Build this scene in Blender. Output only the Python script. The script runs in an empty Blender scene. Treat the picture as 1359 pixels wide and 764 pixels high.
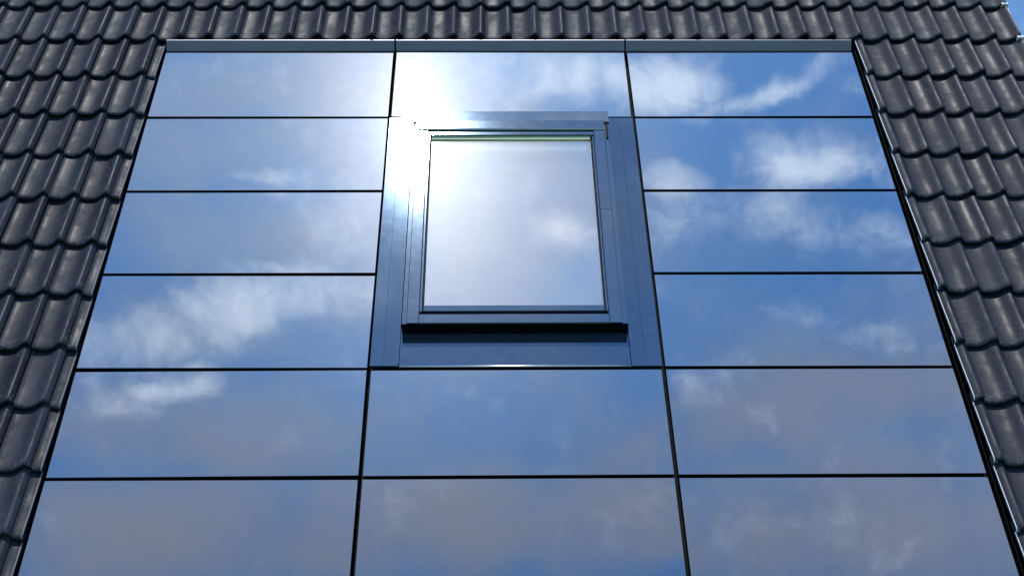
import bpy, math, random
from mathutils import Matrix, Vector, noise as mnoise

random.seed(7)
S = bpy.context.scene
COL = S.collection
PITCH = math.radians(62.0)          # slope of the roof
ORG = Vector((0.0, 0.0, 3.40))      # roof frame: x across, y up the slope, z out of the roof
WAVE, COURSE = 0.1515, 0.3306       # tile width and course height
PW, PH = 1.28, 0.5854               # panel grid

# ------------------------------------------------------------------ helpers
def to_world(u, v, n):
    return ORG + Vector((u, v * math.cos(PITCH) - n * math.sin(PITCH), v * math.sin(PITCH) + n * math.cos(PITCH)))

class MB:
    """collects faces of one mesh"""
    def __init__(self):
        self.v, self.f, self.m, self.s, self.rnd, self.nose = [], [], [], [], [], []
    def add(self, verts, faces, mat=0, smooth=False, rnd=0.5, nose=None):
        o = len(self.v)
        self.v += [tuple(p) for p in verts]
        for k, f in enumerate(faces):
            self.nose.append(nose[k] if nose else 0.0)
            self.f.append([i + o for i in f]); self.m.append(mat); self.s.append(smooth); self.rnd.append(rnd)
    def prism(self, poly, a0, a1, axis, mat=0, smooth=False):
        """poly: closed outline; axis 'u': outline in (v, n), run along u; axis 'v': outline in (u, n), run along v"""
        n = len(poly)
        if axis == 'u':
            vs = [(a0, p[0], p[1]) for p in poly] + [(a1, p[0], p[1]) for p in poly]
        else:
            vs = [(p[0], a0, p[1]) for p in poly] + [(p[0], a1, p[1]) for p in poly]
        area = sum(poly[i][0] * poly[(i + 1) % n][1] - poly[(i + 1) % n][0] * poly[i][1] for i in range(n))
        fs = [[i, (i + 1) % n, n + (i + 1) % n, n + i] for i in range(n)]
        fs += [list(range(n))[::-1], list(range(n, 2 * n))]
        flip = (area > 0) == (axis == 'v')
        if flip: fs = [f[::-1] for f in fs]
        self.add(vs, fs, mat, smooth)
    def box(self, u0, u1, v0, v1, n0, n1, mat=0, ch=0.0):
        if ch <= 0:
            self.prism([(u0, n0), (u1, n0), (u1, n1), (u0, n1)], v0, v1, 'v', mat)
        else:                        # chamfered upper rim
            a = [(u0, v0, n0), (u1, v0, n0), (u1, v1, n0), (u0, v1, n0)]
            b = [(u0, v0, n1 - ch), (u1, v0, n1 - ch), (u1, v1, n1 - ch), (u0, v1, n1 - ch)]
            c = [(u0 + ch, v0 + ch, n1), (u1 - ch, v0 + ch, n1), (u1 - ch, v1 - ch, n1), (u0 + ch, v1 - ch, n1)]
            fs = [[3, 2, 1, 0], [8, 9, 10, 11]]
            for k in range(4):
                j = (k + 1) % 4
                fs += [[k, j, 4 + j, 4 + k], [4 + k, 4 + j, 8 + j, 8 + k]]
            self.add(a + b + c, fs, mat)
    def build(self, name, mats, parent=None, rand=False):
        me = bpy.data.meshes.new(name)
        me.from_pydata(self.v, [], self.f)
        mats = mats if isinstance(mats, (list, tuple)) else [mats]
        for m in mats: me.materials.append(m)
        me.polygons.foreach_set('material_index', self.m)
        me.polygons.foreach_set('use_smooth', self.s)
        if rand:
            at = me.attributes.new('tile_rand', 'FLOAT', 'FACE')
            at.data.foreach_set('value', self.rnd)
            at = me.attributes.new('tile_nose', 'FLOAT', 'FACE'); at.data.foreach_set('value', self.nose)
        me.update()
        o = bpy.data.objects.new(name, me)
        COL.objects.link(o)
        if parent is not None: o.parent = parent
        return o

def place(o, u=0, v=0, n=0):
    o.location = to_world(u, v, n); o.rotation_euler = (PITCH, 0, 0)
def empty(name, u=0, v=0, n=0):
    o = bpy.data.objects.new(name, None); o.empty_display_size = 0.1
    COL.objects.link(o); place(o, u, v, n); return o
def tag(o, label=None, cat=None, group=None, kind=None):
    if label: o['label'] = label
    if cat: o['category'] = cat
    if group: o['group'] = group
    o['kind'] = kind or 'thing'
    return o

# ------------------------------------------------------------------ materials
class NT:
    def __init__(self, tree): self.t = tree; tree.nodes.clear()
    def n(self, typ, **kw):
        nd = self.t.nodes.new(typ)
        for k, v in kw.items():
            if k.startswith('i_'):
                nd.inputs[k[2:].replace('_', ' ')].default_value = v
            else: setattr(nd, k, v)
        return nd
    def l(self, a, b): self.t.links.new(a, b)
    def math(self, op, a, b=None, c=None, clamp=False):
        nd = self.t.nodes.new('ShaderNodeMath'); nd.operation = op; nd.use_clamp = clamp
        for i, x in enumerate((a, b, c)):
            if x is None: continue
            if isinstance(x, (int, float)): nd.inputs[i].default_value = x
            else: self.l(x, nd.inputs[i])
        return nd.outputs[0]
    def ramp(self, x, a, b, lo=0.0, hi=1.0, smooth=True):
        nd = self.t.nodes.new('ShaderNodeMapRange')
        nd.interpolation_type = 'SMOOTHSTEP' if smooth else 'LINEAR'
        nd.inputs['From Min'].default_value = a; nd.inputs['From Max'].default_value = b
        nd.inputs['To Min'].default_value = lo; nd.inputs['To Max'].default_value = hi
        self.l(x, nd.inputs['Value']); return nd.outputs['Result']
    def noise(self, vec, scale, detail=4, rough=0.5, w=None):
        nd = self.t.nodes.new('ShaderNodeTexNoise')
        nd.inputs['Scale'].default_value = scale; nd.inputs['Detail'].default_value = detail
        nd.inputs['Roughness'].default_value = rough
        if vec is not None: self.l(vec, nd.inputs['Vector'])
        return nd
    def mixc(self, fac, a, b):
        nd = self.t.nodes.new('ShaderNodeMix'); nd.data_type = 'RGBA'
        ins = [s for s in nd.inputs if s.type == 'RGBA']
        if isinstance(fac, (int, float)): nd.inputs[0].default_value = fac
        else: self.l(fac, nd.inputs[0])
        for s, x in zip(ins, (a, b)):
            if isinstance(x, (tuple, list)): s.default_value = (*x[:3], 1)
            else: self.l(x, s)
        return [s for s in nd.outputs if s.type == 'RGBA'][0]
def new_mat(name):
    m = bpy.data.materials.new(name); m.use_nodes = True
    t = NT(m.node_tree); out = t.n('ShaderNodeOutputMaterial'); return m, t, out
def simple(name, col, rough=0.5, metal=0.0, var=0.15, scale=20.0, spec=0.5):
    m, t, out = new_mat(name)
    p = t.n('ShaderNodeBsdfPrincipled'); tc = t.n('ShaderNodeTexCoord')
    nz = t.noise(tc.outputs['Object'], scale, 5, 0.6)
    c = t.mixc(nz.outputs['Fac'], [x * (1 - var) for x in col], [min(1, x * (1 + var)) for x in col])
    t.l(c, p.inputs['Base Color']); p.inputs['Metallic'].default_value = metal
    t.l(t.ramp(nz.outputs['Fac'], 0.2, 0.8, rough * 0.9, rough * 1.1), p.inputs['Roughness'])
    p.inputs['Specular IOR Level'].default_value = spec
    t.l(p.outputs[0], out.inputs[0]); return m

def warp_vec(t, vec, scale, amt):
    nz = t.noise(vec, scale, 3, 0.55)
    a = t.n('ShaderNodeVectorMath', operation='SUBTRACT'); t.l(nz.outputs['Color'], a.inputs[0]); a.inputs[1].default_value = (0.5, 0.5, 0.5)
    s = t.n('ShaderNodeVectorMath', operation='SCALE'); t.l(a.outputs[0], s.inputs[0]); s.inputs['Scale'].default_value = amt
    d = t.n('ShaderNodeVectorMath', operation='ADD'); t.l(vec, d.inputs[0]); t.l(s.outputs[0], d.inputs[1]); return d.outputs[0]

def tile_material():
    m, t, out = new_mat('glazed_tile')
    p = t.n('ShaderNodeBsdfPrincipled'); tc = t.n('ShaderNodeTexCoord'); P = tc.outputs['Object']
    at = t.n('ShaderNodeAttribute', attribute_name='tile_rand'); r = at.outputs['Fac']
    big = t.noise(P, 3.2, 5, 0.6).outputs['Fac']; mid = t.noise(P, 26, 5, 0.65).outputs['Fac']; fine = t.noise(P, 220, 3, 0.6).outputs['Fac']
    st = t.n('ShaderNodeMapping'); st.inputs['Scale'].default_value = (60, 7, 60); t.l(P, st.inputs['Vector'])
    streak = t.noise(st.outputs[0], 1.0, 4, 0.6).outputs['Fac']
    c = t.mixc(r, TILE_A, TILE_B)
    patch = t.noise(warp_vec(t, P, 12, 0.04), 7, 6, 0.65).outputs['Fac']
    c = t.mixc(t.ramp(patch, 0.45, 0.75, 0, 0.60), c, (0.050, 0.054, 0.066))       # dusty bloom
    c = t.mixc(t.ramp(streak, 0.56, 0.75, 0, 0.5), c, (0.050, 0.052, 0.060))      # run-off streaks
    lich = t.noise(P, 75, 3, 0.7).outputs['Fac']
    nose = t.n('ShaderNodeAttribute', attribute_name='tile_nose').outputs['Fac']
    speck = t.noise(P, 130, 3, 0.7).outputs['Fac']
    lm = t.math('MULTIPLY', t.ramp(lich, 0.60, 0.67, 0, 1), t.ramp(big, 0.46, 0.60, 0, 1))
    ln = t.math('MULTIPLY', t.ramp(speck, 0.50, 0.58, 0, 1), t.math('MULTIPLY', nose, t.ramp(mid, 0.44, 0.58, 0.0, 1)))
    lm = t.math('MAXIMUM', lm, ln)
    c = t.mixc(t.math('MULTIPLY', lm, 0.34), c, (0.30, 0.30, 0.30))               # pale lime specks
    t.l(c, p.inputs['Base Color'])
    rr = t.math('ADD', t.ramp(patch, 0.35, 0.7, TILE_R, TILE_R + 0.20), t.math('MULTIPLY', r, 0.10))
    t.l(t.math('ADD', rr, t.math('MULTIPLY', lm, 0.2)), p.inputs['Roughness'])
    t.l(t.ramp(patch, 0.35, 0.7, TILE_SPEC * 1.3, TILE_SPEC * 0.7), p.inputs['Specular IOR Level'])
    h = t.math('ADD', t.math('MULTIPLY', mid, 0.30), t.math('MULTIPLY', fine, 0.20))
    h = t.math('ADD', h, t.math('MULTIPLY', lm, 0.3))
    bp = t.n('ShaderNodeBump', i_Strength=0.35, i_Distance=0.003); t.l(h, bp.inputs['Height'])
    t.l(bp.outputs[0], p.inputs['Normal']); t.l(p.outputs[0], out.inputs[0]); return m

def mirror_material(name, tint, dark, rough, haze_w, haze_r, wave=0.035, trans=0.0):
    """coated glass: sharp reflection, a faint wide lobe from dust on the surface, dark cells (or clear) behind"""
    m, t, out = new_mat(name)
    tc = t.n('ShaderNodeTexCoord'); P = tc.outputs['Object']
    geo = t.n('ShaderNodeNewGeometry')
    nz = t.noise(P, 1.3, 2, 0.4).outputs['Fac']
    oi = t.n('ShaderNodeObjectInfo')
    bp = t.n('ShaderNodeBump', i_Strength=wave, i_Distance=0.05); t.l(nz, bp.inputs['Height'])
    g = t.n('ShaderNodeBsdfAnisotropic', distribution='GGX'); g.inputs['Color'].default_value = (*tint, 1); g.inputs['Roughness'].default_value = rough
    t.l(bp.outputs[0], g.inputs['Normal'])
    d = t.n('ShaderNodeBsdfDiffuse'); dust = t.noise(P, 9, 6, 0.7).outputs['Fac']
    t.l(t.mixc(t.ramp(dust, 0.35, 0.8), dark, [x * 1.8 + 0.004 for x in dark]), d.inputs['Color'])
    h = t.n('ShaderNodeBsdfAnisotropic', distribution='GGX'); h.inputs['Color'].default_value = (1, 0.98, 0.95, 1); h.inputs['Roughness'].default_value = haze_r
    fr = t.n('ShaderNodeLayerWeight'); fr.inputs['Blend'].default_value = 0.5
    base = d.outputs[0]
    if trans > 0:
        tr = t.n('ShaderNodeBsdfTransparent'); tr.inputs['Color'].default_value = (0.93, 0.96, 0.95, 1)
        mx = t.n('ShaderNodeMixShader'); mx.inputs[0].default_value = trans; t.l(d.outputs[0], mx.inputs[1]); t.l(tr.outputs[0], mx.inputs[2]); base = mx.outputs[0]
    m1 = t.n('ShaderNodeMixShader'); m1.inputs[0].default_value = MIRROR if trans == 0 else 0.52
    if trans == 0:
        t.l(t.ramp(fr.outputs['Facing'], 0.14, 0.44, MIRROR * 0.60, MIRROR * 1.05, False), m1.inputs[0])
    t.l(base, m1.inputs[1]); t.l(g.outputs[0], m1.inputs[2])
    m2 = t.n('ShaderNodeMixShader'); m2.inputs[0].default_value = haze_w
    t.l(t.ramp(dust, 0.3, 0.7, haze_w * 0.93, haze_w * 1.07), m2.inputs[0])
    t.l(m1.outputs[0], m2.inputs[1]); t.l(h.outputs[0], m2.inputs[2]); t.l(m2.outputs[0], out.inputs[0])
    return m

def metal_material(name, col, metal, rough, haze=0.0):
    m, t, out = new_mat(name)
    p = t.n('ShaderNodeBsdfPrincipled'); tc = t.n('ShaderNodeTexCoord'); P = tc.outputs['Object']
    nz = t.noise(P, 14, 5, 0.65).outputs['Fac']; fine = t.noise(P, 400, 2, 0.5).outputs['Fac']
    st = t.n('ShaderNodeMapping'); st.inputs['Scale'].default_value = (40, 2.5, 40); t.l(P, st.inputs['Vector'])
    streak = t.noise(st.outputs[0], 1.0, 4, 0.6).outputs['Fac']
    c = t.mixc(t.ramp(nz, 0.3, 0.75), col, [x * 1.12 for x in col])
    c = t.mixc(t.ramp(streak, 0.55, 0.8, 0, 0.12), c, (0.30, 0.30, 0.31))
    t.l(c, p.inputs['Base Color']); p.inputs['Metallic'].default_value = metal
    t.l(t.ramp(nz, 0.3, 0.75, rough, rough * 1.08), p.inputs['Roughness'])
    
    t.l(p.outputs[0], out.inputs[0]); return m

# tuning
TILE_A, TILE_B, TILE_R, TILE_SPEC = (0.0115, 0.0130, 0.020), (0.025, 0.029, 0.041), 0.43, 0.19
MIRROR = 0.68
HAZE_W, HAZE_R, PANEL_R = 0.0075, 0.255, 0.015
EXPOSURE = 0.5
SKY_STRENGTH = 0.13
SUN_STRENGTH = 2.6
CLOUD_THIN, CLOUD_GREY, CLOUD_BRIGHT = (2.45, 2.8, 3.85), (2.55, 2.5, 3.15), (7.2, 7.0, 7.7)

M_tile = tile_material()
M_panel = mirror_material('panel_glass', (0.74, 0.90, 1.0), (0.006, 0.007, 0.011), PANEL_R, HAZE_W, HAZE_R)
M_pane = mirror_material('window_glass', (0.95, 0.98, 1.0), (0.02, 0.022, 0.025), PANEL_R, HAZE_W, HAZE_R, 0.015, 0.97)
M_edge = simple('panel_edge', (0.022, 0.028, 0.028), 0.5, 0.2, spec=0.25)
M_clad = metal_material('window_cladding', (0.175, 0.23, 0.30), 0.85, 0.055)
M_flash = metal_material('flashing_metal', (0.125, 0.185, 0.265), 0.8, 0.055)
M_fold = metal_material('folded_metal', (0.15, 0.19, 0.27), 0.8, 0.22)
M_trim = metal_material('trim_metal', (0.23, 0.215, 0.245), 0.15, 0.38)
M_bright = metal_material('bare_aluminium', (0.62, 0.63, 0.64), 0.9, 0.32)
M_black = simple('black_rubber', (0.004, 0.005, 0.006), 0.7, 0.0, spec=0.08)
M_gasket = simple('window_gasket', (0.008, 0.012, 0.018), 0.6, spec=0.06)
M_cut_sunlit = simple('sunlit_tile_edge', (0.72, 0.72, 0.72), 0.6, 0.0, 0.3, 60)  # sun on the right-hand cut edges, put in as near-white colour
M_cut_unlit = simple('unlit_tile_edge', (0.13, 0.13, 0.14), 0.6, 0.0, 0.3, 60)  # left-hand copy of the cut edge, without the painted sun
M_white = simple('white_lacquer', (0.86, 0.86, 0.85), 0.4, 0.0, 0.03)
M_pine = simple('pale_timber', (0.85, 0.84, 0.46), 0.5, 0.0, 0.1)
M_backing = simple('backing_cloth', (0.47, 0.52, 0.63), 0.9, 0.0, 0.04, 6)
M_wall = simple('wall_render', (0.62, 0.60, 0.56), 0.9, 0.0, 0.08, 5)
M_timber = simple('painted_fascia', (0.10, 0.10, 0.11), 0.5)
M_grass = simple('lawn', (0.045, 0.075, 0.025), 0.95, 0.0, 0.4, 2.5)

# ------------------------------------------------------------------ ground and house
g = MB(); R_ = 600.0
nseg = 24
g.add([(0, 0, 0)] + [(R_ * math.cos(2 * math.pi * i / nseg), R_ * math.sin(2 * math.pi * i / nseg), 0) for i in range(nseg)],
      [[0, 1 + i, 1 + (i + 1) % nseg] for i in range(nseg)])
ground = g.build('ground', M_grass); tag(ground, kind='structure')

V_EAVE, V_RIDGE = -1.47, 4.07
U_L, U_R = -3.63, 2.862

house = empty('tiled_house')
tag(house, 'steep house roof of glossy dark grey wave tiles running round the glass panels', 'house')

def profile(s):
    """height of a tile across its width: shallow pan, then a roll that drops steeply onto the next tile"""
    pts = [(0.0, 0.011), (0.06, 0.004), (0.14, 0.0005), (0.28, 0.0), (0.40, 0.0012), (0.50, 0.0045), (0.58, 0.0105), (0.66, 0.020), (0.74, 0.0305),
           (0.81, 0.0380), (0.87, 0.0410), (0.92, 0.0385), (0.965, 0.031), (1.0, 0.021)]
    for (a, x), (b, y) in zip(pts, pts[1:]):
        if s <= b:
            k = (s - a) / (b - a); return x + (y - x) * k
    return pts[-1][1]

LS = [0.0, 0.004, 0.010, 0.020, 0.05, 0.12, 0.22, 0.33, 0.385]
SS = [0.0, 0.035, 0.07, 0.115, 0.16, 0.22, 0.28, 0.35, 0.42, 0.485, 0.55, 0.605, 0.66, 0.705, 0.75, 0.785, 0.82, 0.845, 0.87, 0.895, 0.92, 0.943, 0.965, 0.983, 1.0]
def smooth_prof(s):
    e = 0.022
    return (profile(max(0, s - e)) + 2 * profile(s) + profile(min(1, s + e))) / 4
tiles, cuts = MB(), {'r': MB(), 'l': MB()}
THK = 0.017
def add_tile(u0, v0, s0, s1, rng, border=None):
    ju, jv, jn, jt, jr = rng.gauss(0, 0.0010), rng.gauss(0, 0.0022), rng.gauss(0, 0.0012), rng.gauss(0, 0.0040), rng.gauss(0, 0.006)
    rnd = min(1, max(0, rng.gauss(0.45, 0.33)))
    ss = [s0] + [s for s in SS if s0 + 0.01 < s < s1 - 0.01] + [s1]
    top, n = [], len(ss)
    for l in LS:
        nose = {0.0: -0.0085, 0.004: -0.0038, 0.010: -0.0008, 0.020: 0.0014, 0.05: 0.0010}.get(l, 0.0)
        lift = 0.028 * (1 - l / 0.33) + 0.003 * (l / 0.33)
        for s in ss:
            u = u0 + s * WAVE + ju * (0 if border else 1) + jr * (l - 0.16) * (0 if border else 1)
            wob = 0.0008 * mnoise.noise(Vector((u * 9, (v0 + l) * 9, u0)))
            top.append((u, v0 + jv + l - 0.004 * math.sin(math.pi * s) * (1 if l < 0.1 else 0), smooth_prof(s) + lift + nose + jn + jt * (s - 0.5) + wob))
    m = len(LS)
    bot = [(p[0], p[1] + (0.001 if i < n else 0), p[2] - THK + (0.006 if i < n else 0.0)) for i, p in enumerate(top)]
    vs = top + bot; o = n * m
    fs, ns = [], []
    for i in range(m - 1):
        for j in range(n - 1):
            ns += [{0: 1.0, 1: 1.0, 2: 0.9, 3: 0.55, 4: 0.15}.get(i, 0.0), 0.0]
            a = i * n + j
            fs.append([a, a + 1, a + n + 1, a + n]); fs.append([o + a, o + a + n, o + a + n + 1, o + a + 1])
    tiles.add(vs, fs, 0, True, rnd, ns)
    front = [top[j] for j in range(n)] + [bot[j] for j in range(n)]
    tiles.add(front, [[j, n + j, n + j + 1, j + 1] for j in range(n - 1)], 0, True, rnd)
    for j, flip in ((0, False), (n - 1, True)):
        side = [top[i * n + j] for i in range(m)] + [bot[i * n + j] for i in range(m)]
        fs = [[i, i + 1, m + i + 1, m + i] for i in range(m - 1)]
        tiles.add(side, [f[::-1] for f in fs] if flip else fs, 0, False, rnd)
        if border == ('r' if j == 0 else 'l'):                     # sawn tile edge beside the panel field, painted sunlit on the right
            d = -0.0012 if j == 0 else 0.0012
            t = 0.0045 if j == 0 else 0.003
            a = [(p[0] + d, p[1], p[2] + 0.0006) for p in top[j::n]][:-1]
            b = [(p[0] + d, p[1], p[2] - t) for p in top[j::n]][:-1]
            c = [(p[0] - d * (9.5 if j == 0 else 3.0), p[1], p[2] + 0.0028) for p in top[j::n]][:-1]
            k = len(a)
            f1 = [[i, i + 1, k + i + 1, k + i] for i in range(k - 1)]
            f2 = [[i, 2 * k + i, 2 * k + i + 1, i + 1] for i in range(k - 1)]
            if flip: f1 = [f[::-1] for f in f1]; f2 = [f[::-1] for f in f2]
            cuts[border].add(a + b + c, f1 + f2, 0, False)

U_CREST = 2.108
FIELD_L, FIELD_R = -1.922, 1.931
V0 = 0.105
rng = random.Random(3)
k_lo, k_hi = math.ceil((V_EAVE - 0.06 - V0) / COURSE), int((V_RIDGE - 0.25 - V0) / COURSE)
for k in range(k_lo, k_hi + 1):
    v0 = V0 + k * COURSE + (0.008 if k == 7 else 0.0)
    for i in range(-39, 6):
        u0 = U_CREST + i * WAVE - 0.87 * WAVE
        u1 = u0 + WAVE
        if u0 < U_L - 0.001 or u0 > U_R - 0.05: continue
        s0, s1, border = 0.0, 1.0, None
        if u1 > U_R: s1 = (U_R - u0) / WAVE
        if v0 < 2.35:                                   # courses beside the panel field
            if u0 < FIELD_R and u1 > FIELD_L:
                if u1 > FIELD_R + 0.004 and u0 < FIELD_R: s0, border = (FIELD_R - u0) / WAVE, 'r'
                elif u0 < FIELD_L - 0.004 and u1 > FIELD_L: s1, border = (FIELD_L - u0) / WAVE, 'l'
                else: continue
        add_tile(u0, v0, s0, s1, rng, border)
roof = tiles.build('roof', M_tile, house, rand=True)
cuts['r'].build('cut_edge', M_cut_sunlit, roof)
cuts['l'].build('cut_edge', M_cut_unlit, roof)

b = MB(); b.box(U_L + 0.02, U_R - 0.02, V_EAVE, V_RIDGE - 0.02, -0.10, -0.062)
b.build('underlay', M_black, roof)
for (a0, a1) in ((-1.955, -1.912), (1.909, 1.9285)):      # black channels that drain the joint between tiles and panels
    b = MB(); c0, c1 = (a0, a1)
    if a0 < 0:
        b.prism([(c0, -0.060), (c1, -0.060), (c1, -0.052), (c0 + 0.03, -0.052), (c0 + 0.03, -0.012), (c0, -0.012)], -1.16, 2.42, 'v')
    else:
        b.prism([(c0, -0.060), (c1, -0.060), (c1, -0.006), (c1 - 0.004, -0.006), (c1 - 0.004, -0.052), (c0, -0.052)], -1.16, 2.42, 'v')
    b.build('gutter_channel', M_black, roof)
for k in range(k_lo, k_hi + 1):                           # small white pieces at the tile corners along the gable edge
    v0 = V0 + k * COURSE
    b = MB()
    nn = smooth_prof(0.98) + 0.028
    b.box(U_R - 0.022, U_R + 0.016, v0 - 0.016, v0 + 0.004, nn - 0.026, nn + 0.001, 0, 0.003)
    b.box(U_R + 0.003, U_R + 0.010, v0 - 0.10, v0 - 0.017, nn - 0.036, nn - 0.016)
    b.build('verge_piece', M_white, roof)
b = MB(); b.box(U_R - 0.03, U_R + 0.004, V_EAVE, V_RIDGE, -0.16, -0.005); b.build('verge_board', M_timber, roof)
b = MB(); b.box(U_L - 0.004, U_L + 0.03, V_EAVE, V_RIDGE, -0.16, -0.005); b.build('verge_board', M_timber, roof)
# ridge cap: a half-round run
b = MB()
ridge_w = to_world(0, V_RIDGE, 0.02)
prof = [(0.11 * math.cos(a), 0.11 * math.sin(a)) for a in [math.pi * k / 12 for k in range(13)]]
inv = lambda p: (p[0] * math.cos(PITCH) + p[1] * math.sin(PITCH), -p[0] * math.sin(PITCH) + p[1] * math.cos(PITCH))
b.prism([(V_RIDGE + inv(p)[0], 0.0 + inv(p)[1]) for p in prof], U_L, U_R, 'u')
b.build('ridge_cap', M_tile, roof)
# walls, gables and the far slope (house axes)
e = to_world(0, V_EAVE, -0.06); r = to_world(0, V_RIDGE, -0.06)
y_wall = e.y + 0.30; y_back = 2 * r.y - y_wall
def wpt(x, y, z):                                        # world point in the house's own axes
    d = Vector((x, y, z)) - ORG
    return (d.x, d.y * math.cos(PITCH) + d.z * math.sin(PITCH), -d.y * math.sin(PITCH) + d.z * math.cos(PITCH))
zt = e.z + 0.30 * math.tan(PITCH) - 0.10
b = MB()
x0, x1 = U_L + 0.06, U_R - 0.06
pent = [(y_wall, 0), (y_back, 0), (y_back, zt), (r.y, r.z - 0.14), (y_wall, zt)]
vs = [wpt(x0, y, z) for y, z in pent] + [wpt(x1, y, z) for y, z in pent]
b.add(vs, [[0, 4, 3, 2, 1], [5, 6, 7, 8, 9], [0, 5, 9, 4], [1, 2, 7, 6], [0, 1, 6, 5]])
b.build('wall', M_wall, house)
b = MB(); sl = (r.z - e.z) / (r.y - e.y)
yb, zb = 2 * r.y - e.y, e.z
q = [(r.y, r.z + 0.03), (yb, zb + 0.03), (yb, zb - 0.06), (r.y, r.z - 0.08)]
vs = [wpt(U_L, y, z) for y, z in q] + [wpt(U_R, y, z) for y, z in q]
b.add(vs, [[0, 1, 2, 3], [7, 6, 5, 4], [0, 4, 5, 1], [1, 5, 6, 2], [2, 6, 7, 3]])
b.build('far_slope', M_tile, house)

# ------------------------------------------------------------------ solar panels
GAP = 0.0175
PANEL_U = [(-1.9065, -0.64 - GAP / 2), (-0.64 + GAP / 2, 0.64 - GAP / 2), (0.64 + GAP / 2, 1.9045)]
def row_span(j): return ((3 - j) * PH + GAP / 2, (4 - j) * PH - GAP / 2)
LAB = {
 (0, 0): 'palest grey-blue solar panel, just under the trim strip, beside the dull tiles',
 (0, 1): 'second solar panel down, washed pale towards the sun glare at its end',
 (0, 2): 'hazy lilac-blue solar panel, third down in the column on the glare side',
 (0, 3): 'solar panel mirroring a long bank of white cloud, level with the window foot',
 (0, 4): 'solar panel with one short bright cloud wisp touching its upper edge',
 (0, 5): 'dull purple-grey solar panel at the bottom left corner, cut by the picture edge',
 (1, 0): 'solar panel directly above the roof window with the sun blazing in its lower corner',
 (1, 4): 'plain clear blue solar panel directly below the roof window',
 (1, 5): 'bottom middle solar panel mirroring dull grey cloud, below the plain blue one',
 (2, 0): 'solar panel at the top right with bright white cloud and a slanting cloud streak',
 (2, 1): 'deep blue solar panel mirroring one rounded white cloud near its outer end',
 (2, 2): 'blue solar panel with soft cloud along its upper half, third in right column',
 (2, 3): 'slate-blue solar panel with one faint slanting streak, fourth in the right column',
 (2, 4): 'grey-blue solar panel with mottled soft cloud, second from bottom in right column',
 (2, 5): 'pale grey solar panel at the bottom right corner, cut by the picture edge',
}
prng = random.Random(11)
for (i, j), lab in LAB.items():
    (u0, u1), (v0, v1) = PANEL_U[i], row_span(j)
    if j == 0: v1 = 2.3355
    cu, cv = (u0 + u1) / 2, (v0 + v1) / 2
    hw, hh = (u1 - u0) / 2, (v1 - v0) / 2
    b = MB()
    c = 0.0012
    b.box(-hw, hw, -hh, hh, -0.007, 0.0, 0, c)
    b.m[-8:] = [1 if q % 2 else 0 for q in range(8)]
    for q in range(len(b.m)): b.m[q] = 0 if q == 1 else 1           # glass face, ground edges
    o = b.build('solar_panel', [M_panel, M_edge])
    place(o, cu, cv, 0)
    o.rotation_euler = (PITCH + prng.gauss(0, 0.0018), prng.gauss(0, 0.0022), 0)
    tag(o, lab, 'solar panel', 'solar panels set into the roof')
    rb = MB()                                                        # carrier frame under the glass
    rb.box(-hw + 0.004, hw - 0.004, -hh + 0.004, hh - 0.004, -0.036, -0.009)
    rb.build('carrier_frame', M_black, o)

# ------------------------------------------------------------------ trim strips over the top row
TL = ['metal trim strip above the palest top panel, at the end without cloud reflections',
      'metal trim strip in the middle, above the panel that mirrors the sun',
      'metal trim strip above the top panel with the bright white cloud and streak']
for i, lab in enumerate(TL):
    u0, u1 = PANEL_U[i]
    if i: u0 -= 0.004
    if i < 2: u1 += 0.004
    cu, cv = (u0 + u1) / 2, 2.403; hw = (u1 - u0) / 2
    b = MB()
    lo, hi = 2.3550 - cv, 2.3950 - cv
    b.prism([(lo, -0.03), (hi + 0.008, -0.03), (hi + 0.008, 0.0395), (hi, 0.0395), (lo, -0.001)], -hw, hw, 'u')
    o = b.build('metal_trim', M_trim); place(o, cu, cv, 0)
    tag(o, lab, 'metal trim', 'metal trim strips over the top panels')
    b = MB(); b.prism([(hi - 0.0005, 0.0398), (hi + 0.0075, 0.0398), (hi + 0.0075, 0.0408), (hi + 0.0005, 0.0408)], -hw, hw, 'u')
    b.build('folded_lip', M_trim, o)

# ------------------------------------------------------------------ roof window
win = empty('roof_window', 0, 0, 0)
tag(win, 'large closed roof window in blue-grey metal cladding set among the glass panels', 'roof window')
FL, FR = -0.507, 0.499                                   # outer faces of the window frame
for (a, c, rib) in ((-0.6385, FL - 0.006, -0.582), (FR + 0.003, 0.6345, 0.565)):
    b = MB(); lo = 0.012 if a < 0 else 0.0075
    b.prism([(a, -0.010), (c, -0.010), (c, 0.006), (a + 0.001, 0.006), (a, 0.005)], lo, 1.7445, 'v')
    o = b.build('side_flashing', M_flash, win)
    b = MB(); b.prism([(rib - 0.002, 0.0062), (rib + 0.002, 0.0062), (rib + 0.001, 0.0082), (rib - 0.001, 0.0082)], lo + 0.002, 1.70, 'v')
    b.build('fold_line', M_clad, o)
    x0, x1 = (c - 0.003, c) if a < 0 else (a, a + 0.003)  # upstand next to the frame, bright folded edge
    b = MB(); b.prism([(x0, 0.0062), (x1, 0.0062), (x1, 0.016), (x0, 0.016)], lo + 0.002, 1.70, 'v')
    b.build('folded_edge', M_clad, o)
b = MB(); b.prism([(0.0135, -0.010), (0.236, -0.010), (0.236, 0.004), (0.0135, 0.004)], FL - 0.004, FR + 0.001, 'u')
o = b.build('apron_flashing', M_flash, win)
b = MB()
lip = [(0.0105 + 0.0055 * math.cos(a), 0.002 + 0.0045 * math.sin(a)) for a in [2 * math.pi * k / 10 for k in range(10)]]
b.prism(lip, FL - 0.004, FR + 0.001, 'u', 0, True); b.build('apron_lip', M_bright, o)

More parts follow.
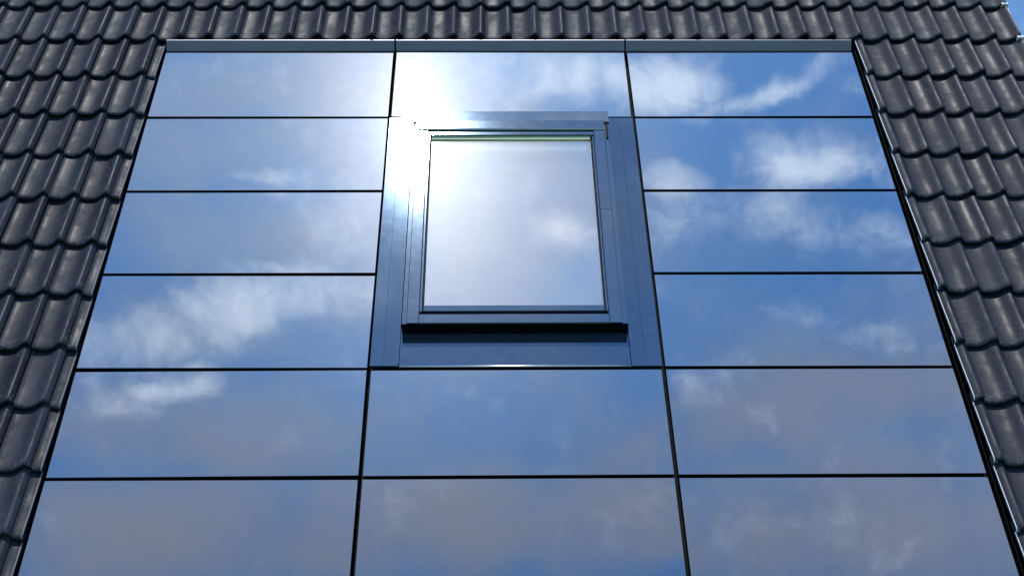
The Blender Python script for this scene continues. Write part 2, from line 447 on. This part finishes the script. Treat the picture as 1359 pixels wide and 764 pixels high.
# frame: box under the sash, open in the middle
b = MB()
b.prism([(FL, -0.05), (-0.4865, -0.05), (-0.4865, 0.052), (FL + 0.002, 0.052), (FL, 0.050)], 0.207, 1.63, 'v')
b.build('frame_side', M_clad, win)
b = MB()
b.prism([(0.4735, -0.05), (FR, -0.05), (FR, 0.050), (FR - 0.002, 0.052), (0.4735, 0.052)], 0.207, 1.63, 'v')
b.build('frame_side', M_clad, win)
b = MB(); b.box(-0.486, 0.473, 0.215, 0.2485, -0.05, 0.0165); b.build('frame_sill', M_clad, win)
# side cover profiles, each in a lower and an upper length
for (a, c) in ((-0.4855, -0.4305), (0.4155, 0.4725)):
    for (v0, v1) in ((0.2075, 0.9575), (0.9600, 1.625)):
        b = MB(); w = 0.003
        b.prism([(a, 0.030), (c, 0.030), (c, 0.070 - w), (c - w, 0.070), (a + w, 0.070), (a, 0.070 - w)], v0, v1, 'v')
        b.build('side_cover', M_clad, win)
# head: top flashing, hood, hinge caps
b = MB(); b.prism([(1.640, 0.0), (1.736, 0.0), (1.736, 0.056), (1.731, 0.060), (1.644, 0.0615), (1.640, 0.058)], FL + 0.002, 0.500, 'u')
b.build('head_flashing', M_clad, win)
b = MB(); b.prism([(1.562, 0.0), (1.636, 0.0), (1.636, 0.074), (1.630, 0.078), (1.568, 0.078), (1.562, 0.073)], -0.486, 0.4715, 'u')
b.build('hood', M_clad, win)
for (a, c) in ((0.4745, 0.4960),):
    b = MB(); b.box(a + 0.004, c - 0.004, 1.515, 1.632, 0.053, 0.060, 0, 0.002)
    b.build('hinge_cap', M_gasket if a > 0 else M_clad, win)

# sash
b = MB(); b.prism([(0.266, 0.0), (0.250, 0.018), (0.208, 0.018), (0.206, 0.067), (0.209, 0.070), (0.2595, 0.070), (0.262, 0.067), (0.266, 0.036)][::-1], -0.4295, 0.4145, 'u')
so = b.build('sash', M_clad, win)
b = MB(); b.box(FL + 0.001, FR - 0.001, 0.2025, 0.2055, 0.0065, 0.0655); b.build('recess_shade', M_black, win)  # black strip that paints in the shade of the recess under the sash
b = MB(); b.prism([(1.527, 0.0), (1.5615, 0.0), (1.5615, 0.066), (1.531, 0.066), (1.527, 0.062)], -0.4295, 0.4145, 'u')
b.build('top_rail', M_clad, so)
for (a, c) in ((-0.4295, -0.4200), (0.4060, 0.4145)):
    b = MB(); b.prism([(a, 0.0), (c, 0.0), (c, 0.058), (c - 0.001, 0.060), (a + 0.001, 0.060), (a, 0.058)], 0.287, 1.526, 'v')
    b.build('stile', M_clad, so)
for (a, c) in ((-0.4195, -0.4115), (0.3975, 0.4055)):
    b = MB(); b.prism([(a, 0.0), (c, 0.0), (c, 0.050), (a, 0.050)], 0.300, 1.526, 'v'); b.build('gasket', M_gasket, so)
b = MB(); b.box(-0.4195, 0.4055, 0.2665, 0.2985, 0.0, 0.040); b.build('gasket', M_gasket, so)
b = MB(); b.prism([(0.2995, 0.0), (0.333, 0.0), (0.333, 0.0505), (0.3005, 0.0500), (0.2995, 0.049)], -0.411, 0.397, 'u'); b.build('glazing_bead', M_clad, so)
b = MB(); b.prism([(1.512, 0.0), (1.5265, 0.0), (1.5265, 0.056), (1.512, 0.053)], -0.411, 0.397, 'u'); b.build('glazing_bead', M_pine, so)
b = MB(); b.box(-0.4112, 0.3972, 0.3332, 1.5118, 0.0385, 0.0445); b.build('glass_pane', M_pane, so)
# behind the glass: ventilation bar and an added pale sheet that brightens the pane
b = MB()
b.box(-0.38, 0.377, 1.451, 1.505, 0.004, 0.030)
o = b.build('ventilation_bar', M_white, so)
b = MB()
b.box(-0.38, 0.377, 1.4410, 1.4500, 0.004, 0.0365)
for x in (-0.375, -0.12, 0.123, 0.372): b.box(x - 0.004, x + 0.004, 1.4515, 1.485, 0.031, 0.0365)
b.build('handle', M_white, o)
b = MB()
N = 60
vs = [(-0.411 + 0.808 * x, 0.30 + 1.21 * k / N, -0.012 + 0.002 * (k % 2)) for k in range(N + 1) for x in (0, 1)]
b.add(vs, [[2 * k, 2 * k + 1, 2 * k + 3, 2 * k + 2] for k in range(N)])
b.add([(x, y, z - 0.006) for x, y, z in vs], [[2 * k + 2, 2 * k + 3, 2 * k + 1, 2 * k] for k in range(N)])
b.build('pale_backing', M_backing, win)

# ------------------------------------------------------------------ sky
SUN_DIR = Vector((-0.0527, -0.1790, 0.9824)).normalized()
BRIGHT = [
  (0.123, -0.148, 0.0415, 0.0210, 3.13, 1.00),
  (0.209, -0.148, 0.0596, 0.0096, -2.72, 0.85),
  (0.253, -0.139, 0.0222, 0.0164, 3.05, 0.40),
  (0.249, -0.210, 0.0478, 0.0196, -3.07, 1.00),
  (0.131, -0.224, 0.0226, 0.0127, 3.12, 0.75),
  (0.232, -0.253, 0.0748, 0.0175, 3.05, 0.70),
  (0.133, -0.266, 0.0286, 0.0148, 3.13, 0.65),
  (0.175, -0.253, 0.0229, 0.0147, 3.10, 0.50),
  (0.297, -0.347, 0.0664, 0.0097, 2.87, 0.50),
  (-0.263, -0.342, 0.0636, 0.0221, -3.14, 0.80),
  (-0.186, -0.318, 0.0868, 0.0217, -3.05, 0.85),
  (-0.114, -0.315, 0.0346, 0.0230, -3.12, 0.75),
  (-0.251, -0.384, 0.0383, 0.0081, -3.05, 0.80),
  (-0.309, -0.404, 0.0565, 0.0178, -2.52, 0.45),
  (0.049, -0.150, 0.0524, 0.0210, -2.97, 0.75),
  (0.005, -0.142, 0.0385, 0.0176, 3.14, 0.50),
  (0.064, -0.256, 0.0284, 0.0129, -2.87, 0.55),
  (-0.170, -0.223, 0.0336, 0.0080, -3.14, 0.60),
  (-0.156, -0.285, 0.0342, 0.0119, -3.14, 0.70),
  (-0.109, -0.252, 0.0353, 0.0337, 1.16, 0.40),
  (0.164, -0.400, 0.0279, 0.0183, 2.53, 0.45),
  (0.213, -0.419, 0.0719, 0.0257, 3.13, 0.20),
  (-0.032, -0.496, 0.0910, 0.0268, 3.14, 0.10),
  (0.304, -0.512, 0.1354, 0.0406, 3.13, 0.12),
]
GREY = [
  (0.213, -0.419, 0.0839, 0.0386, 3.12, 0.80),
  (0.322, -0.505, 0.1844, 0.0574, 3.13, 1.00),
  (-0.033, -0.503, 0.0973, 0.0403, 3.14, 0.95),
  (0.090, -0.514, 0.1102, 0.0406, 3.13, 0.90),
  (-0.282, -0.519, 0.1334, 0.0472, -3.14, 1.00),
  (-0.143, -0.536, 0.1040, 0.0341, 3.14, 0.80),
  (0.295, -0.394, 0.1311, 0.0381, 3.13, 0.80),
  (0.118, -0.438, 0.0543, 0.0258, -2.56, 0.55),
  (-0.321, -0.410, 0.0765, 0.0381, -3.12, 0.60),
  (-0.192, -0.430, 0.1187, 0.0322, 3.14, 0.50),
  (0.004, -0.524, 0.2448, 0.0340, 3.14, 0.90),
]
VEIL = [
  (-0.177, -0.150, 0.1426, 0.0385, -3.14, 1.00),
  (-0.197, -0.203, 0.1281, 0.0340, -3.14, 0.85),
  (-0.183, -0.258, 0.1132, 0.0351, -3.14, 0.80),
  (0.004, -0.270, 0.1085, 0.1005, 3.13, 1.10),
  (-0.251, -0.342, 0.1272, 0.0368, -3.14, 0.70),
  (-0.210, -0.423, 0.1540, 0.0449, -3.14, 0.85),
  (0.064, -0.438, 0.1198, 0.0325, 3.14, 0.30),
  (0.238, -0.337, 0.1289, 0.0431, 3.13, 0.40),
  (0.298, -0.439, 0.1569, 0.0521, 3.13, 0.80),
  (-0.093, -0.483, 0.3019, 0.0465, 3.14, 0.70),
]

W = bpy.data.worlds.new('World'); S.world = W; W.use_nodes = True
t = NT(W.node_tree)
out = t.n('ShaderNodeOutputWorld'); bg = t.n('ShaderNodeBackground', i_Strength=SKY_STRENGTH)
sky = t.n('ShaderNodeTexSky', sky_type='NISHITA'); sky.sun_disc = False
sky.sun_elevation = math.asin(SUN_DIR.z); sky.sun_rotation = math.atan2(SUN_DIR.x, SUN_DIR.y)
sky.air_density = 1.0; sky.dust_density = 0.15; sky.ozone_density = 5.0
tc = t.n('ShaderNodeTexCoord'); sp = t.n('ShaderNodeSeparateXYZ'); t.l(tc.outputs['Generated'], sp.inputs[0])
zz = t.math('MAXIMUM', sp.outputs['Z'], 0.06)
cb = t.n('ShaderNodeCombineXYZ'); t.l(t.math('DIVIDE', sp.outputs['X'], zz), cb.inputs[0]); t.l(t.math('DIVIDE', sp.outputs['Y'], zz), cb.inputs[1])
P = cb.outputs[0]                                            # position on a flat cloud deck
def warp(vec, scale, amt, det=3):
    nz = t.noise(vec, scale, det, 0.55)
    a = t.n('ShaderNodeVectorMath', operation='SUBTRACT'); t.l(nz.outputs['Color'], a.inputs[0]); a.inputs[1].default_value = (0.5, 0.5, 0.5)
    s = t.n('ShaderNodeVectorMath', operation='SCALE'); t.l(a.outputs[0], s.inputs[0]); s.inputs['Scale'].default_value = amt
    d = t.n('ShaderNodeVectorMath', operation='ADD'); t.l(vec, d.inputs[0]); t.l(s.outputs[0], d.inputs[1]); return d.outputs[0]
PW1 = warp(P, 14, 0.045)
def bank(lst, grow):
    acc = None
    for (x, y, a, b_, ang, w) in lst:
        mp = t.n('ShaderNodeMapping', vector_type='TEXTURE')
        mp.inputs['Location'].default_value = (x, y, 0); mp.inputs['Rotation'].default_value = (0, 0, ang); mp.inputs['Scale'].default_value = (a * grow, b_ * grow, 1)
        t.l(PW1, mp.inputs['Vector'])
        ln = t.n('ShaderNodeVectorMath', operation='LENGTH'); t.l(mp.outputs[0], ln.inputs[0])
        k = t.ramp(ln.outputs['Value'], 0.0, 1.0, w, 0.0)
        acc = k if acc is None else t.math('MAXIMUM', acc, k)
    return acc
far = t.ramp(sp.outputs['Z'], 0.2, 0.45, 0.35, 0.0)             # more cloud towards the horizon
fb = t.noise(warp(warp(P, 40, 0.012), 11, 0.05), 17, 11, 0.63).outputs['Fac']
fg = t.noise(warp(P, 9, 0.06), 10, 9, 0.58).outputs['Fac']
cbr = t.math('ADD', bank(BRIGHT, 2.1), far)
cgr = t.math('ADD', bank(GREY, 1.9), far)
db = t.ramp(t.math('ADD', t.math('MULTIPLY', cbr, 0.90), t.math('MULTIPLY', t.math('SUBTRACT', fb, 0.5), 2.0)), 0.08, 1.25, 0.0, 1.0)
dg = t.ramp(t.math('ADD', t.math('MULTIPLY', cgr, 0.90), t.math('MULTIPLY', t.math('SUBTRACT', fg, 0.5), 1.2)), -0.12, 1.05, 0.0, 0.95)
thin = t.ramp(t.math('ADD', t.math('MULTIPLY', bank(VEIL, 1.7), 0.50), t.noise(warp(P, 7, 0.08), 11, 9, 0.6).outputs['Fac']), 0.46, 1.05, 0.0, 0.75)
blue = t.n('ShaderNodeMix', data_type='RGBA', blend_type='MULTIPLY'); blue.inputs[0].default_value = 1.0
t.l(sky.outputs[0], [q for q in blue.inputs if q.type == 'RGBA'][0]); [q for q in blue.inputs if q.type == 'RGBA'][1].default_value = (0.55, 0.85, 1.0, 1)
c0 = t.mixc(thin, [q for q in blue.outputs if q.type == 'RGBA'][0], CLOUD_THIN)
hz = t.ramp(sp.outputs['Z'], 0.12, 0.42, 0.0, 1.0)               # the deck dissolves near the horizon
dg = t.math('MULTIPLY', dg, hz); db = t.math('MULTIPLY', db, hz)
c1 = t.mixc(dg, c0, CLOUD_GREY)
c2 = t.mixc(t.math('MULTIPLY', db, 0.85), c1, CLOUD_BRIGHT)
t.l(c2, bg.inputs['Color']); t.l(bg.outputs[0], out.inputs[0])

sl_ = bpy.data.lights.new('sun', 'SUN'); sl_.energy = SUN_STRENGTH; sl_.angle = math.radians(0.5); sl_.color = (1.0, 0.98, 0.94)
so_ = bpy.data.objects.new('sun', sl_); COL.objects.link(so_)
so_.rotation_euler = SUN_DIR.to_track_quat('Z', 'Y').to_euler(); so_.location = SUN_DIR * 30

# ------------------------------------------------------------------ camera
cam = bpy.data.cameras.new('camera'); co = bpy.data.objects.new('camera', cam); COL.objects.link(co)
cam.sensor_width = 36.0; cam.sensor_fit = 'HORIZONTAL'; cam.lens = 36.0 * 1813 / 1359
cam.clip_start = 0.05; cam.clip_end = 3000
rt = Vector((0.99988623, -0.01337516, -0.0069732)); up = Vector((0.00277866, -0.29105647, 0.95670184)); fw = Vector((0.01482563, 0.95661238, 0.29098619))
rot = Matrix((rt, up, -fw)).transposed()
co.matrix_world = Matrix.Translation(ORG + Vector((-0.1070089, -5.78315514, -1.39423602))) @ rot.to_4x4()
S.camera = co

S.view_settings.view_transform = 'Standard'; S.view_settings.look = 'None'; S.view_settings.gamma = 1.0
S.view_settings.exposure = EXPOSURE; S.view_settings.use_curve_mapping = False
S.render.engine = 'CYCLES'
S.cycles.use_denoising = True
S.cycles.max_bounces = 10; S.cycles.transparent_max_bounces = 12
S.cycles.sample_clamp_indirect = 8.0
S.render.resolution_x, S.render.resolution_y = 1024, 575
